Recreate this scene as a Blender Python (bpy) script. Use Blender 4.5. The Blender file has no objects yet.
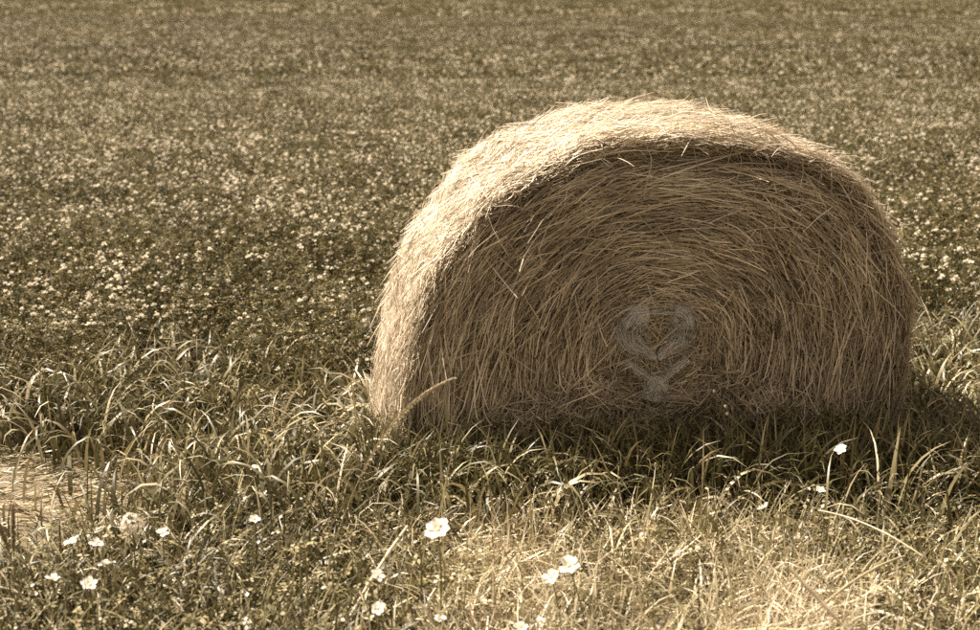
import bpy, math
import numpy as np
from mathutils import Vector, Matrix

rng = np.random.default_rng(7)
R = math.radians
scene = bpy.context.scene
col = scene.collection

# ---------------------------------------------------------------- camera, sky, sun, exposure
cam_d = bpy.data.cameras.new("camera")
cam_d.lens = 50.0
cam_d.sensor_width = 36.0
cam_d.clip_start = 0.05
cam_d.clip_end = 2000.0
cam_d.dof.use_dof = True
cam_d.dof.focus_distance = 4.55
cam_d.dof.aperture_fstop = 3.4
cam = bpy.data.objects.new("camera", cam_d)
cam.location = (0.0, 0.0, 1.65)
cam.rotation_euler = (R(90 - 13.39), 0, 0)
col.objects.link(cam)
scene.camera = cam

SUN = Vector((-0.51, 0.27, 0.81)).normalized()
world = bpy.data.worlds.new("World")
scene.world = world
world.use_nodes = True
wn = world.node_tree
bg = wn.nodes["Background"]
sky = wn.nodes.new("ShaderNodeTexSky")
sky.sky_type = 'NISHITA'
sky.sun_disc = False
sky.sun_elevation = math.asin(SUN.z)
sky.sun_rotation = math.atan2(SUN.x, SUN.y)
sky.altitude = 100
sky.dust_density = 2.0
sky.ozone_density = 0.4
hs = wn.nodes.new("ShaderNodeHueSaturation")          # warm, toned print: the whole sky loses its blue evenly
hs.inputs["Saturation"].default_value = 0.12
tint = wn.nodes.new("ShaderNodeMix")
tint.data_type = 'RGBA'
tint.blend_type = 'MULTIPLY'
tint.inputs[0].default_value = 1.0
tint.inputs[7].default_value = (1.0, 0.81, 0.635, 1)
wn.links.new(sky.outputs[0], hs.inputs["Color"])
wn.links.new(hs.outputs[0], tint.inputs[6])
wn.links.new(tint.outputs[2], bg.inputs[0])
bg.inputs[1].default_value = 0.069

sun_d = bpy.data.lights.new("sun", 'SUN')
sun_d.energy = 5.0
sun_d.angle = R(0.53)
sun_d.color = (1.0, 0.888, 0.775)
sun = bpy.data.objects.new("sun", sun_d)
sun.rotation_euler = SUN.to_track_quat('Z', 'Y').to_euler()
sun.location = SUN * 20
col.objects.link(sun)

scene.view_settings.view_transform = 'Standard'
scene.view_settings.look = 'None'
scene.view_settings.gamma = 1.0
scene.view_settings.use_curve_mapping = False
scene.view_settings.exposure = 1.40
scene.cycles.max_bounces = 6
scene.cycles.diffuse_bounces = 3
scene.cycles.glossy_bounces = 2
scene.cycles.transmission_bounces = 4
scene.cycles.use_denoising = False
scene.cycles.use_adaptive_sampling = False

# ---------------------------------------------------------------- helpers
def tag(o, label=None, cat=None, group=None, kind=None):
    if label: o["label"] = label
    if cat: o["category"] = cat
    if group: o["group"] = group
    if kind: o["kind"] = kind
    return o

def empty(name, loc=(0, 0, 0), rz=0.0):
    o = bpy.data.objects.new(name, None)
    o.empty_display_size = 0.1
    o.location = loc
    o.rotation_euler = (0, 0, rz)
    col.objects.link(o)
    return o

def link(name, me, parent=None, loc=None):
    o = bpy.data.objects.new(name, me)
    col.objects.link(o)
    if parent is not None: o.parent = parent
    if loc is not None: o.location = loc
    return o

def make_mesh(name, V, Q, mats, tone=None, mi=None, smooth=True):
    """V (n,3), Q (m,k) index array with k = 3 or 4 (same for all), tone per vertex."""
    me = bpy.data.meshes.new(name)
    V = np.ascontiguousarray(V, np.float32)
    Q = np.ascontiguousarray(Q, np.int32)
    k = Q.shape[1]
    me.vertices.add(len(V)); me.vertices.foreach_set("co", V.ravel())
    me.loops.add(Q.size); me.loops.foreach_set("vertex_index", Q.ravel())
    me.polygons.add(len(Q))
    me.polygons.foreach_set("loop_start", np.arange(0, Q.size, k, dtype=np.int32))
    if smooth: me.polygons.foreach_set("use_smooth", np.ones(len(Q), bool))
    for m in (mats if isinstance(mats, (list, tuple)) else [mats]): me.materials.append(m)
    if mi is not None: me.polygons.foreach_set("material_index", np.ascontiguousarray(mi, np.int32))
    if tone is not None:
        a = me.attributes.new("tone", 'FLOAT', 'POINT')
        a.data.foreach_set("value", np.ascontiguousarray(tone, np.float32))
    me.update(calc_edges=True)
    return me

def merge(parts):
    """parts: list of (V, Q, tone, matindex) -> one set of arrays"""
    Vs, Qs, Ts, Ms, n = [], [], [], [], 0
    for V, Q, T, m in parts:
        Vs.append(V); Qs.append(Q + n); Ts.append(T); Ms.append(np.full(len(Q), m)); n += len(V)
    return np.concatenate(Vs), np.concatenate(Qs), np.concatenate(Ts), np.concatenate(Ms)

_tab = np.random.default_rng(99).random((256, 256))
def noise(x, y):
    x = np.asarray(x, float); y = np.asarray(y, float)
    xi = np.floor(x).astype(int); yi = np.floor(y).astype(int)
    fx = x - xi; fy = y - yi
    fx = fx * fx * (3 - 2 * fx); fy = fy * fy * (3 - 2 * fy)
    g = lambda a, b: _tab[a % 256, b % 256]
    return ((g(xi, yi) * (1 - fx) + g(xi + 1, yi) * fx) * (1 - fy)
            + (g(xi, yi + 1) * (1 - fx) + g(xi + 1, yi + 1) * fx) * fy)
def fbm(x, y): return (noise(x, y) + 0.5 * noise(2.1 * x + 7, 2.1 * y + 3) + 0.25 * noise(4.3 * x + 1, 4.3 * y + 9)) / 1.75

def ribbons(P, side, w, tone):
    """P (N,S,3) centre lines, side (N,S,3) unit side vectors, w (N,S) half widths"""
    N, S = P.shape[:2]
    A = P - side * w[..., None]; B = P + side * w[..., None]
    V = np.stack([A, B], 2).reshape(-1, 3)
    base = (np.arange(N) * S * 2)[:, None] + (np.arange(S - 1) * 2)[None]
    Q = np.stack([base, base + 1, base + 3, base + 2], -1).reshape(-1, 4)
    T = np.repeat(np.asarray(tone), S * 2) if np.ndim(tone) == 1 else np.repeat(tone.reshape(-1), 2)
    return V, Q, T

def tubes(P, r, tone, sides=3):
    """closed-ring tubes: P (N,S,3), r (N,S)"""
    N, S = P.shape[:2]
    D = np.gradient(P, axis=1); D /= np.linalg.norm(D, axis=2, keepdims=True) + 1e-9
    ref = np.where(np.abs(D[..., 2:3]) > 0.9, np.array([1.0, 0, 0]), np.array([0, 0, 1.0]))
    a = np.cross(D, ref); a /= np.linalg.norm(a, axis=2, keepdims=True) + 1e-9
    b = np.cross(D, a)
    ph = np.arange(sides) * 2 * np.pi / sides
    V = P[:, :, None] + r[:, :, None, None] * (a[:, :, None] * np.cos(ph)[None, None, :, None] + b[:, :, None] * np.sin(ph)[None, None, :, None])
    V = V.reshape(-1, 3)
    base = (np.arange(N) * S * sides)[:, None, None] + (np.arange(S - 1) * sides)[None, :, None]
    i = np.arange(sides)[None, None]; j = (i + 1) % sides
    Q = np.stack([base + i, base + j, base + sides + j, base + sides + i], -1).reshape(-1, 4)
    return V, Q, np.repeat(np.asarray(tone), S * sides)

def blades(root, az, length, width, lean, curl, tone, segs=5, power=1.6, rg=rng):
    """arching grass blades: lean = start angle from vertical, curl = added angle at the tip"""
    N = len(root)
    s = np.linspace(0, 1, segs + 1)
    ang = lean[:, None] + curl[:, None] * s[None] ** power
    am = 0.5 * (ang[:, 1:] + ang[:, :-1])
    st = (length / segs)[:, None]
    h = np.concatenate([np.zeros((N, 1)), np.cumsum(np.sin(am) * st, 1)], 1)
    v = np.concatenate([np.zeros((N, 1)), np.cumsum(np.cos(am) * st, 1)], 1)
    az2 = az[:, None] + (rg.normal(0, 0.35, N))[:, None] * s[None]
    P = root[:, None] + np.stack([h * np.cos(az2), h * np.sin(az2), v], -1)
    P[..., 2] = np.maximum(P[..., 2], 0.006)
    tw = rg.normal(0, 0.55, N)[:, None] * (0.3 + s[None])
    sx = np.stack([-np.sin(az2), np.cos(az2), 0 * az2], -1)
    nx = np.stack([-np.cos(ang) * np.cos(az2), -np.cos(ang) * np.sin(az2), np.sin(ang)], -1)
    side = sx * np.cos(tw)[..., None] + nx * np.sin(tw)[..., None]
    prof = np.minimum(1, 0.55 + 1.6 * s) * (1 - s ** 2.6) + 0.03
    return ribbons(P, side, 0.5 * width[:, None] * prof[None], tone)

# ---------------------------------------------------------------- materials
def ramp_mat(name, stops, rough=0.5, spec=0.4, trans=0.3, vary=0.15, objrand=0.0, nscale=0.0, tcol=None, bump=0.0):
    """colour from the vertex attribute 'tone'; leaf-like when trans > 0"""
    m = bpy.data.materials.new(name); m.use_nodes = True
    nt = m.node_tree; L = nt.links; b = nt.nodes["Principled BSDF"]
    at = nt.nodes.new("ShaderNodeAttribute"); at.attribute_name = "tone"
    rp = nt.nodes.new("ShaderNodeValToRGB")
    e = rp.color_ramp.elements
    while len(e) < len(stops): e.new(0.5)
    for i, (p, c) in enumerate(stops):
        e[i].position = p; e[i].color = (*c, 1)
    src = at.outputs["Fac"]
    if objrand:
        oi = nt.nodes.new("ShaderNodeObjectInfo")
        ma = nt.nodes.new("ShaderNodeMath"); ma.operation = 'MULTIPLY_ADD'
        ma.inputs[1].default_value = objrand; ma.inputs[2].default_value = -objrand / 2
        ad = nt.nodes.new("ShaderNodeMath"); ad.operation = 'ADD'
        L.new(oi.outputs["Random"], ma.inputs[0]); L.new(ma.outputs[0], ad.inputs[0]); L.new(src, ad.inputs[1]); src = ad.outputs[0]
    L.new(src, rp.inputs[0])
    colr = rp.outputs[0]
    if nscale:
        ge = nt.nodes.new("ShaderNodeNewGeometry")
        nz = nt.nodes.new("ShaderNodeTexNoise"); nz.inputs["Scale"].default_value = nscale; nz.inputs["Detail"].default_value = 3
        L.new(ge.outputs["Position"], nz.inputs["Vector"])
        mr = nt.nodes.new("ShaderNodeMapRange"); mr.inputs[1].default_value = 0.3; mr.inputs[2].default_value = 0.7
        mr.inputs[3].default_value = 1 - vary; mr.inputs[4].default_value = 1 + vary
        L.new(nz.outputs["Fac"], mr.inputs[0])
        mx = nt.nodes.new("ShaderNodeMix"); mx.data_type = 'RGBA'; mx.blend_type = 'MULTIPLY'; mx.inputs[0].default_value = 1
        L.new(colr, mx.inputs[6]); L.new(mr.outputs[0], mx.inputs[7]); colr = mx.outputs[2]
        if bump:
            bp = nt.nodes.new("ShaderNodeBump"); bp.inputs["Strength"].default_value = bump; bp.inputs["Distance"].default_value = 0.02
            L.new(nz.outputs["Fac"], bp.inputs["Height"]); L.new(bp.outputs[0], b.inputs["Normal"])
    L.new(colr, b.inputs["Base Color"])
    b.inputs["Roughness"].default_value = rough
    b.inputs["Specular IOR Level"].default_value = spec
    if trans:
        tr = nt.nodes.new("ShaderNodeBsdfTranslucent"); mixs = nt.nodes.new("ShaderNodeMixShader")
        mixs.inputs[0].default_value = trans
        L.new(colr, tr.inputs[0]); L.new(b.outputs[0], mixs.inputs[1]); L.new(tr.outputs[0], mixs.inputs[2])
        L.new(mixs.outputs[0], nt.nodes["Material Output"].inputs[0])
    return m

GRASS = [(0.0, (0.027, 0.0245, 0.009)), (0.42, (0.092, 0.083, 0.033)), (0.72, (0.29, 0.242, 0.118)), (1.0, (0.64, 0.555, 0.395))]
M_grass = ramp_mat("grass_blade", GRASS, rough=0.45, spec=0.45, trans=0.16, nscale=3.0, vary=0.18)
FIELD = [(0.0, (0.018, 0.017, 0.0055)), (0.42, (0.084, 0.073, 0.026)), (0.72, (0.235, 0.192, 0.082)), (1.0, (0.42, 0.34, 0.20))]
M_field = ramp_mat("field_leaf", FIELD, rough=0.62, spec=0.2, trans=0.28, objrand=0.12)
M_bloss = ramp_mat("blossom", [(0, (0.50, 0.43, 0.30)), (1, (0.92, 0.86, 0.72))], rough=0.8, spec=0.2, trans=0.25)
M_straw = ramp_mat("hay_straw", [(0.0, (0.075, 0.058, 0.034)), (0.5, (0.38, 0.318, 0.215)), (1.0, (0.72, 0.63, 0.49))], rough=0.5, spec=0.35, trans=0.10, nscale=9, vary=0.15)
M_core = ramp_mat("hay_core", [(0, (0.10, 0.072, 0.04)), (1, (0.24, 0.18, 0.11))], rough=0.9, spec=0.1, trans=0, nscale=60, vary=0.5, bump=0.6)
M_net = ramp_mat("net_thread", [(0, (0.55, 0.52, 0.47)), (1, (0.90, 0.87, 0.81))], rough=0.4, spec=0.5, trans=0.2)
M_petal = ramp_mat("white_petal", [(0, (0.62, 0.55, 0.40)), (1, (0.86, 0.82, 0.72))], rough=0.6, spec=0.3, trans=0.3)
M_disc = ramp_mat("flower_disc", [(0, (0.60, 0.50, 0.30)), (1, (0.74, 0.64, 0.42))], rough=0.8, spec=0.2, trans=0)
M_stem = ramp_mat("green_stem", [(0, (0.06, 0.055, 0.022)), (1, (0.16, 0.14, 0.06))], rough=0.5, spec=0.4, trans=0)
M_tree = ramp_mat("far_leaves", [(0, (0.025, 0.023, 0.012)), (1, (0.08, 0.07, 0.035))], rough=0.7, spec=0.2, trans=0.15)

def ground_mat():
    m = bpy.data.materials.new("soil"); m.use_nodes = True
    nt = m.node_tree; L = nt.links; b = nt.nodes["Principled BSDF"]
    tc = nt.nodes.new("ShaderNodeTexCoord")
    n1 = nt.nodes.new("ShaderNodeTexNoise"); n1.inputs["Scale"].default_value = 1.2; n1.inputs["Detail"].default_value = 6
    n2 = nt.nodes.new("ShaderNodeTexNoise"); n2.inputs["Scale"].default_value = 45; n2.inputs["Detail"].default_value = 6
    L.new(tc.outputs["Object"], n1.inputs["Vector"]); L.new(tc.outputs["Object"], n2.inputs["Vector"])
    mx = nt.nodes.new("ShaderNodeMix"); mx.data_type = 'FLOAT'; mx.inputs[0].default_value = 0.55
    L.new(n1.outputs["Fac"], mx.inputs[2]); L.new(n2.outputs["Fac"], mx.inputs[3])
    rp = nt.nodes.new("ShaderNodeValToRGB"); e = rp.color_ramp.elements
    e[0].position = 0.32; e[0].color = (0.055, 0.042, 0.024, 1)
    e[1].position = 0.70; e[1].color = (0.19, 0.15, 0.095, 1)
    L.new(mx.outputs[0], rp.inputs[0]); L.new(rp.outputs[0], b.inputs["Base Color"])
    b.inputs["Roughness"].default_value = 0.95; b.inputs["Specular IOR Level"].default_value = 0.15
    bp = nt.nodes.new("ShaderNodeBump"); bp.inputs["Strength"].default_value = 0.7; bp.inputs["Distance"].default_value = 0.02
    L.new(n2.outputs["Fac"], bp.inputs["Height"]); L.new(bp.outputs[0], b.inputs["Normal"])
    return m
M_soil = ground_mat()

def sand_mat():
    m = bpy.data.materials.new("dry_sandy_soil"); m.use_nodes = True
    nt = m.node_tree; L = nt.links; b = nt.nodes["Principled BSDF"]
    tc = nt.nodes.new("ShaderNodeTexCoord")
    n2 = nt.nodes.new("ShaderNodeTexNoise"); n2.inputs["Scale"].default_value = 38; n2.inputs["Detail"].default_value = 8
    L.new(tc.outputs["Object"], n2.inputs["Vector"])
    rp = nt.nodes.new("ShaderNodeValToRGB"); e = rp.color_ramp.elements
    e[0].position = 0.30; e[0].color = (0.11, 0.085, 0.053, 1)
    e[1].position = 0.70; e[1].color = (0.36, 0.29, 0.205, 1)
    L.new(n2.outputs["Fac"], rp.inputs[0]); L.new(rp.outputs[0], b.inputs["Base Color"])
    b.inputs["Roughness"].default_value = 0.95; b.inputs["Specular IOR Level"].default_value = 0.15
    bp = nt.nodes.new("ShaderNodeBump"); bp.inputs["Strength"].default_value = 0.8; bp.inputs["Distance"].default_value = 0.015
    L.new(n2.outputs["Fac"], bp.inputs["Height"]); L.new(bp.outputs[0], b.inputs["Normal"])
    return m
M_sand = sand_mat()

# ---------------------------------------------------------------- the ground
V = np.array([(-500, -60, 0), (500, -60, 0), (500, 900, 0), (-500, 900, 0)], float)
g = link("ground", make_mesh("ground", V, np.array([[0, 1, 2, 3]]), M_soil))
tag(g, "brown soil under the grass and the field", "ground", kind="structure")

# bare sandy patch by the front edge of the grass: a low uneven mound
DX, DY = -1.74, 4.02
def dirt_r(x, y):
    """1 at the rim of the bare patch, smaller inside"""
    dx = (x - DX) / 0.72; dy = (y - DY) / 0.52
    return np.sqrt(dx * dx + dy * dy) * (0.55 + 0.9 * fbm(x * 4 + 11, y * 4 + 5))
nr, na = 22, 64
rr = np.linspace(0, 1, nr); aa = np.linspace(0, 2 * np.pi, na, endpoint=False)
RR, AA = np.meshgrid(rr, aa, indexing='ij')
X = RR * np.cos(AA) * 0.95; Y = RR * np.sin(AA) * 0.75
Z = 0.05 * (1 - RR ** 2) * (0.4 + fbm(X * 6 + 3, Y * 6)) + 0.006 * noise(X * 30, Y * 30) * (1 - RR) - 0.004 * (RR > 0.99)
Vd = np.stack([X, Y, Z + 0.004], -1).reshape(-1, 3)
i = np.arange(nr - 1)[:, None] * na; j = np.arange(na)[None]
Qd = np.stack([i + j, i + na + j, i + na + (j + 1) % na, i + (j + 1) % na], -1).reshape(-1, 4)
d = link("bare_soil", make_mesh("bare_soil", Vd, Qd, M_sand), loc=(DX, DY, 0))
tag(d, "bare pale sandy soil patch among the grass at the lower left", "soil", kind="structure")

# ---------------------------------------------------------------- hay bale
BX, BY, ROT = 0.55, 4.35, R(6.5)
A_, TOP, Z0, LEN, SF, TS, K_ = 0.885, 1.228, 0.30, 0.97, 0.962, 0.25, 0.09
SC = np.array([-0.005, 0.525])                       # where the windings centre on the end
def sec(th, s):
    c, si = np.cos(th), np.sin(th); n = 2.34
    s = np.where(si > 0, s + (1 - s) * 0.45 * np.clip(si, 0, 1) ** 2, s)   # the crown keeps its height towards the front
    x = A_ * s * np.sign(c) * np.abs(c) ** (2 / n)
    z = np.where(si > 0, (TOP - Z0) * s * np.abs(si) ** (2 / n), -Z0 * np.abs(si) ** (2 / 3.2))
    return x + K_ * z, Z0 + z
def shoulder(t):
    tt = np.clip(t, 0, TS)
    s = SF + (1 - SF) * (1 - ((TS - tt) / TS) ** 2)
    s = s - 0.35 * np.clip(-t, 0, 1)
    return s - 0.06 * np.clip((t - (LEN - 0.3)) / 0.3, 0, 1.2) ** 2
def lump(t, th): return 0.030 * (fbm(t * 4 + 20, th * 3.2) - 0.5) + 0.018 * (noise(t * 2 + 5, th * 9) - 0.5)
def side_pt(t, th, h):
    x, z = sec(th, shoulder(t))
    dx, dz = x - 0.02, z - 0.45
    l = np.sqrt(dx * dx + dz * dz) + 1e-9
    k = (h + lump(t, th)) / l
    return np.stack([x + dx * k, t + 0 * x, z + dz * k], -1)
def dish(u, th):
    top = np.clip((np.sin(th) - 0.62) * 3.2, 0, 1)
    lip = (0.080 * top * (0.25 + 1.3 * noise(th * 4.5 + 3, 0 * th + 2.5)) + 0.004) * np.exp(-((u - 0.92 + 0.025 * np.sin(th * 5)) / 0.045) ** 2)
    wave = 0.012 * np.sin(u * 34 + 1.5 * np.sin(th * 2 + 1)) * (0.3 + fbm(u * 4, th * 2 + 30)) * np.clip(u * 3, 0, 1)
    bulge = -0.05 * (1 - u * u) + 0.02 * np.exp(-(u / 0.12) ** 2)
    return lip + wave + bulge + 0.030 * (fbm(u * 7 + 3, th * 4 + 50) - 0.5)
def face_pt(u, th, h):
    x, z = sec(th, SF)
    px = SC[0] + u * (x - SC[0]); pz = SC[1] + u * (z - SC[1])
    return np.stack([px, dish(u, th) - h, pz], -1)

bale = empty("hay_bale", (BX, BY, 0), ROT)
tag(bale, "large round hay bale slumped in the grass at the edge of the field", "hay bale")

# inner body
na = 180
th = np.linspace(0, 2 * np.pi, na, endpoint=False)
rings = []
for u in np.linspace(0.004, 0.985, 48): rings.append(face_pt(np.full(na, u), th, -0.030))
for t in np.linspace(0.0, LEN, 40): rings.append(side_pt(np.full(na, t), th, -0.025))
x, z = sec(th, float(shoulder(np.array(LEN))))
for u in (0.8, 0.5, 0.004): rings.append(np.stack([SC[0] + u * (x - SC[0]), np.full(na, LEN + 0.01), SC[1] + u * (z - SC[1])], -1))
Vb = np.concatenate(rings); Vb[:, 2] = np.maximum(Vb[:, 2], 0.004)
nr = len(rings)
i = np.arange(nr - 1)[:, None] * na; j = np.arange(na)[None]
Qb = np.stack([i + j, i + (j + 1) % na, i + na + (j + 1) % na, i + na + j], -1).reshape(-1, 4)
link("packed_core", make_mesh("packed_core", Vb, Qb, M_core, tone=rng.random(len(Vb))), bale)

def straw_side(P, nrm=None, jit=0.5):
    """side vectors for straw ribbons: perpendicular to the run, random roll"""
    D = np.gradient(P, axis=1); D /= np.linalg.norm(D, axis=2, keepdims=True) + 1e-9
    r = rng.normal(0, 1, (len(P), 1, 3)) * jit
    if nrm is not None: r = r + nrm
    s = np.cross(D, r); s /= np.linalg.norm(s, axis=2, keepdims=True) + 1e-9
    return s

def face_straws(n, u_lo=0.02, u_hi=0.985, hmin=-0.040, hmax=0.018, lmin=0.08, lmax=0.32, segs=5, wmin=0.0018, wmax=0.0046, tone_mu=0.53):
    u = np.sqrt(rng.uniform(u_lo ** 2, u_hi ** 2, n)); th0 = rng.uniform(0, 2 * np.pi, n)
    keep = sec(th0, SF)[1] * u + SC[1] * (1 - u) > 0.04
    u, th0 = u[keep], th0[keep]; n = len(u)
    ln = lmin + (lmax - lmin) * rng.random(n) ** 1.8
    ln *= np.clip(0.35 + u * 1.1, 0, 1.15)
    rho = np.maximum(u * 0.72, 0.05)
    tilt = 0.75 * (fbm(u * 7 + 2, th0 * 5) - 0.5) + rng.normal(0, 0.17, n) * (1 + 1.6 * np.exp(-(u / 0.22) ** 2) + 1.5 * np.clip(-np.sin(th0), 0, 1)) + (rng.random(n) < 0.24) * rng.normal(0, 0.7, n)
    low = np.clip(-np.sin(th0) * 1.4 - 0.1, 0, 1) * np.clip(u * 1.8, 0, 1)      # at the foot the windings sag apart and hang
    tilt = tilt + 1.05 * low * np.sign(1.5 * np.pi - th0)
    q = np.linspace(-0.5, 0.5, segs + 1)[None]
    bend = rng.normal(0, 0.05, n)[:, None] * (q * q * 4)
    uu = u[:, None] + ln[:, None] * (np.sin(tilt)[:, None] * q + bend) / 0.75
    tt = th0[:, None] + ln[:, None] * np.cos(tilt)[:, None] * q / rho[:, None]
    bunch = (fbm(u * 22 + 8, th0 * 8) - 0.5) * 0.022
    h = bunch + hmin + (hmax - hmin) * rng.random(n)
    hh = h[:, None] + rng.normal(0, 0.030, n)[:, None] * q * 2 * ln[:, None] / 0.2
    uu = np.clip(uu, 0.004, 1.04)
    P = face_pt(uu, tt, hh)
    P += rng.normal(0, 0.0012, P.shape)
    P[..., 2] = np.maximum(P[..., 2], 0.01)
    w = rng.uniform(wmin, wmax, n)[:, None] * np.ones_like(q) * (1 - 0.5 * np.abs(2 * q) ** 3) * 0.5
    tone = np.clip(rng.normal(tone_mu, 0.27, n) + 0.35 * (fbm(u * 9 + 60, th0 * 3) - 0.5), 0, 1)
    return ribbons(P, straw_side(P, np.array([0, -1.0, 0.15]), 0.6), w, tone)
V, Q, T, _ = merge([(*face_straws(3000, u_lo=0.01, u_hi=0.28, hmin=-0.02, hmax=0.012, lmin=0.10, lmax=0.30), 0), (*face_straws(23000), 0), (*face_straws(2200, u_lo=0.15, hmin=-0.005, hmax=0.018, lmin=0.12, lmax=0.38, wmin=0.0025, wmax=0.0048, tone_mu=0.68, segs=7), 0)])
n = 700                                               # crossed straw over the middle
c = rng.normal(0, 0.06, (n, 2)) + SC; a = rng.uniform(0, np.pi, n); ln = rng.uniform(0.06, 0.20, n)
q = np.linspace(-0.5, 0.5, 5)[None]
xz = c[:, None] + np.stack([np.cos(a)[:, None] * q, np.sin(a)[:, None] * q], -1) * ln[:, None, None]
yy = -0.032 - 0.026 * rng.random(n)[:, None] + rng.normal(0, 0.012, n)[:, None] * q * 2
P = np.stack([xz[..., 0], yy, xz[..., 1]], -1)
cv = ribbons(P, straw_side(P, np.array([0, -1.0, 0.15]), 0.6), rng.uniform(0.0008, 0.0021, n)[:, None] * np.ones((1, 5)), np.clip(rng.normal(0.5, 0.25, n), 0, 1))
P2 = P[:110] + np.array([0, -0.034, 0]) + np.concatenate([rng.uniform(-0.12, 0.12, (110, 1, 1)), np.zeros((110, 1, 1)), rng.uniform(-0.18, 0.10, (110, 1, 1))], 2)   # a few lie over the net
cw = ribbons(P2, straw_side(P2, np.array([0, -1.0, 0.15]), 0.6), rng.uniform(0.0008, 0.0018, 110)[:, None] * np.ones((1, 5)), np.clip(rng.normal(0.5, 0.25, 110), 0, 1))
V, Q, T, _ = merge([(V, Q, T, 0), (*cv, 0), (*cw, 0)])
e1 = link("end_straw", make_mesh("end_straw", V, Q, M_straw, tone=T), bale)
tag(e1, "shaded end of wound straw in rings", kind="stuff")

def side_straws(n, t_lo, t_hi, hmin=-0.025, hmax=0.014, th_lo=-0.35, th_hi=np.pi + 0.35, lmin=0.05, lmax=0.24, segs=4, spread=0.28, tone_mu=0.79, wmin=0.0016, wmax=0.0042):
    t = rng.uniform(t_lo, t_hi, n); th0 = rng.uniform(th_lo, th_hi, n)
    ln = lmin + (lmax - lmin) * rng.random(n) ** 1.6
    tilt = rng.normal(0, spread, n) + 0.5 * (fbm(t * 8, th0 * 6 + 9) - 0.5) + (rng.random(n) < 0.2) * rng.normal(0, 0.8, n)
    q = np.linspace(-0.5, 0.5, segs + 1)[None]
    tt = t[:, None] + ln[:, None] * np.sin(tilt)[:, None] * q + rng.normal(0, 0.012, n)[:, None] * (q * q * 4)
    th = th0[:, None] + ln[:, None] * np.cos(tilt)[:, None] * q / 0.85
    h = hmin + (hmax - hmin) * rng.random(n) + 0.02 * (fbm(t * 16, th0 * 14) - 0.5)
    hh = h[:, None] + rng.normal(0, 0.022, n)[:, None] * q * 2 * ln[:, None] / 0.2
    P = side_pt(np.clip(tt, -0.05, LEN + 0.03), th, hh) + rng.normal(0, 0.0012, (n, segs + 1, 3))
    P[..., 2] = np.maximum(P[..., 2], 0.01)
    w = rng.uniform(wmin, wmax, n)[:, None] * np.ones_like(q) * (1 - 0.5 * np.abs(2 * q) ** 3) * 0.5
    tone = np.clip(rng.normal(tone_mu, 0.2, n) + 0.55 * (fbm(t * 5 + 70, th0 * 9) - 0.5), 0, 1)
    return ribbons(P, straw_side(P, np.stack([np.cos(th0), 0 * th0 - 0.1, np.sin(th0)], -1)[:, None], 0.45), w, tone)
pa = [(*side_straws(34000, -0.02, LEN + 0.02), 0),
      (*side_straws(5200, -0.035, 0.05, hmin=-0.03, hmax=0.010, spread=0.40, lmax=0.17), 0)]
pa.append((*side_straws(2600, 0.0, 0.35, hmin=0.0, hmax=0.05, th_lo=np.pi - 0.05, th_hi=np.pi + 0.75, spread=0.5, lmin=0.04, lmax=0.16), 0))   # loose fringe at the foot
V, Q, T, _ = merge(pa)
e2 = link("side_straw", make_mesh("side_straw", V, Q, M_straw, tone=T), bale)
tag(e2, "sunlit curved side of wound straw", kind="stuff")

# stray straws that can be picked out one by one
tmpl = []
for k in range(12):
    s = np.linspace(-0.5, 0.5, 7)
    c1, c2 = rng.normal(0, 0.10), rng.normal(0, 0.05)
    kink = rng.random() < 0.35
    P = np.stack([s, c1 * (s * s - 0.08) + (kink * 0.25 * np.abs(s - 0.1)), c2 * np.sin(s * 5)], -1)[None]
    V, Q, T = tubes(P, np.array([[0.5, 0.9, 1, 1, 1, 0.9, 0.4]]) * 0.0075, np.array([rng.uniform(0.55, 1.0)]), 3)
    tmpl.append(make_mesh("straw", V, Q, M_straw, tone=T))
def place_straw(p, d, nrm, ln, k):
    d = Vector(d).normalized(); n = Vector(nrm)
    y = n.cross(d).normalized(); zz = d.cross(y)
    M = Matrix((d, y, zz)).transposed().to_4x4()
    sw = 0.22 / ln * rng.uniform(0.75, 1.25)
    o = link("straw", tmpl[k % len(tmpl)], bale)
    o.matrix_local = Matrix.Translation(Vector(p)) @ M @ Matrix.Diagonal((ln, ln * min(sw, 1.6), ln * min(sw, 1.6), 1))
for k in range(108):                                  # across the end, crossing the rings
    u = float(np.sqrt(rng.uniform(0.05, 0.95))); t0 = float(rng.uniform(-0.15, np.pi + 0.15))
    p0 = face_pt(np.array(u), np.array(t0), np.array(0.004 + 0.012 * rng.random()))
    p1 = face_pt(np.array(u), np.array(t0 + 0.03), np.array(0.02))
    dt = p1 - p0; dt[1] = 0; dt /= np.linalg.norm(dt)
    a = rng.normal(0, 0.55) if k % 3 else rng.normal(1.2, 0.4)
    rad = np.array([-dt[2], 0, dt[0]])
    dd = dt * math.cos(a) + rad * math.sin(a) + np.array([0, rng.normal(0, 0.08), 0])
    place_straw(p0, dd, (0, -1, 0), float(rng.uniform(0.08, 0.20)), k)
for k in range(90):                                   # tangled over the upper lip
    t0 = float(rng.uniform(0.45, 2.3)); t = float(rng.uniform(-0.06, 0.06))
    p0 = side_pt(np.array(t), np.array(t0), np.array(rng.uniform(-0.09, 0.015)))
    p1 = side_pt(np.array(t), np.array(t0 + 0.03), np.array(0.0)); dt = p1 - p0; dt /= np.linalg.norm(dt)
    dd = dt + np.array([rng.normal(0, 0.35), rng.normal(-0.1, 0.5), rng.normal(-0.1, 0.35)])
    place_straw(p0, dd, (0, -0.8, 0.6), float(rng.uniform(0.07, 0.20)), k)
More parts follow.
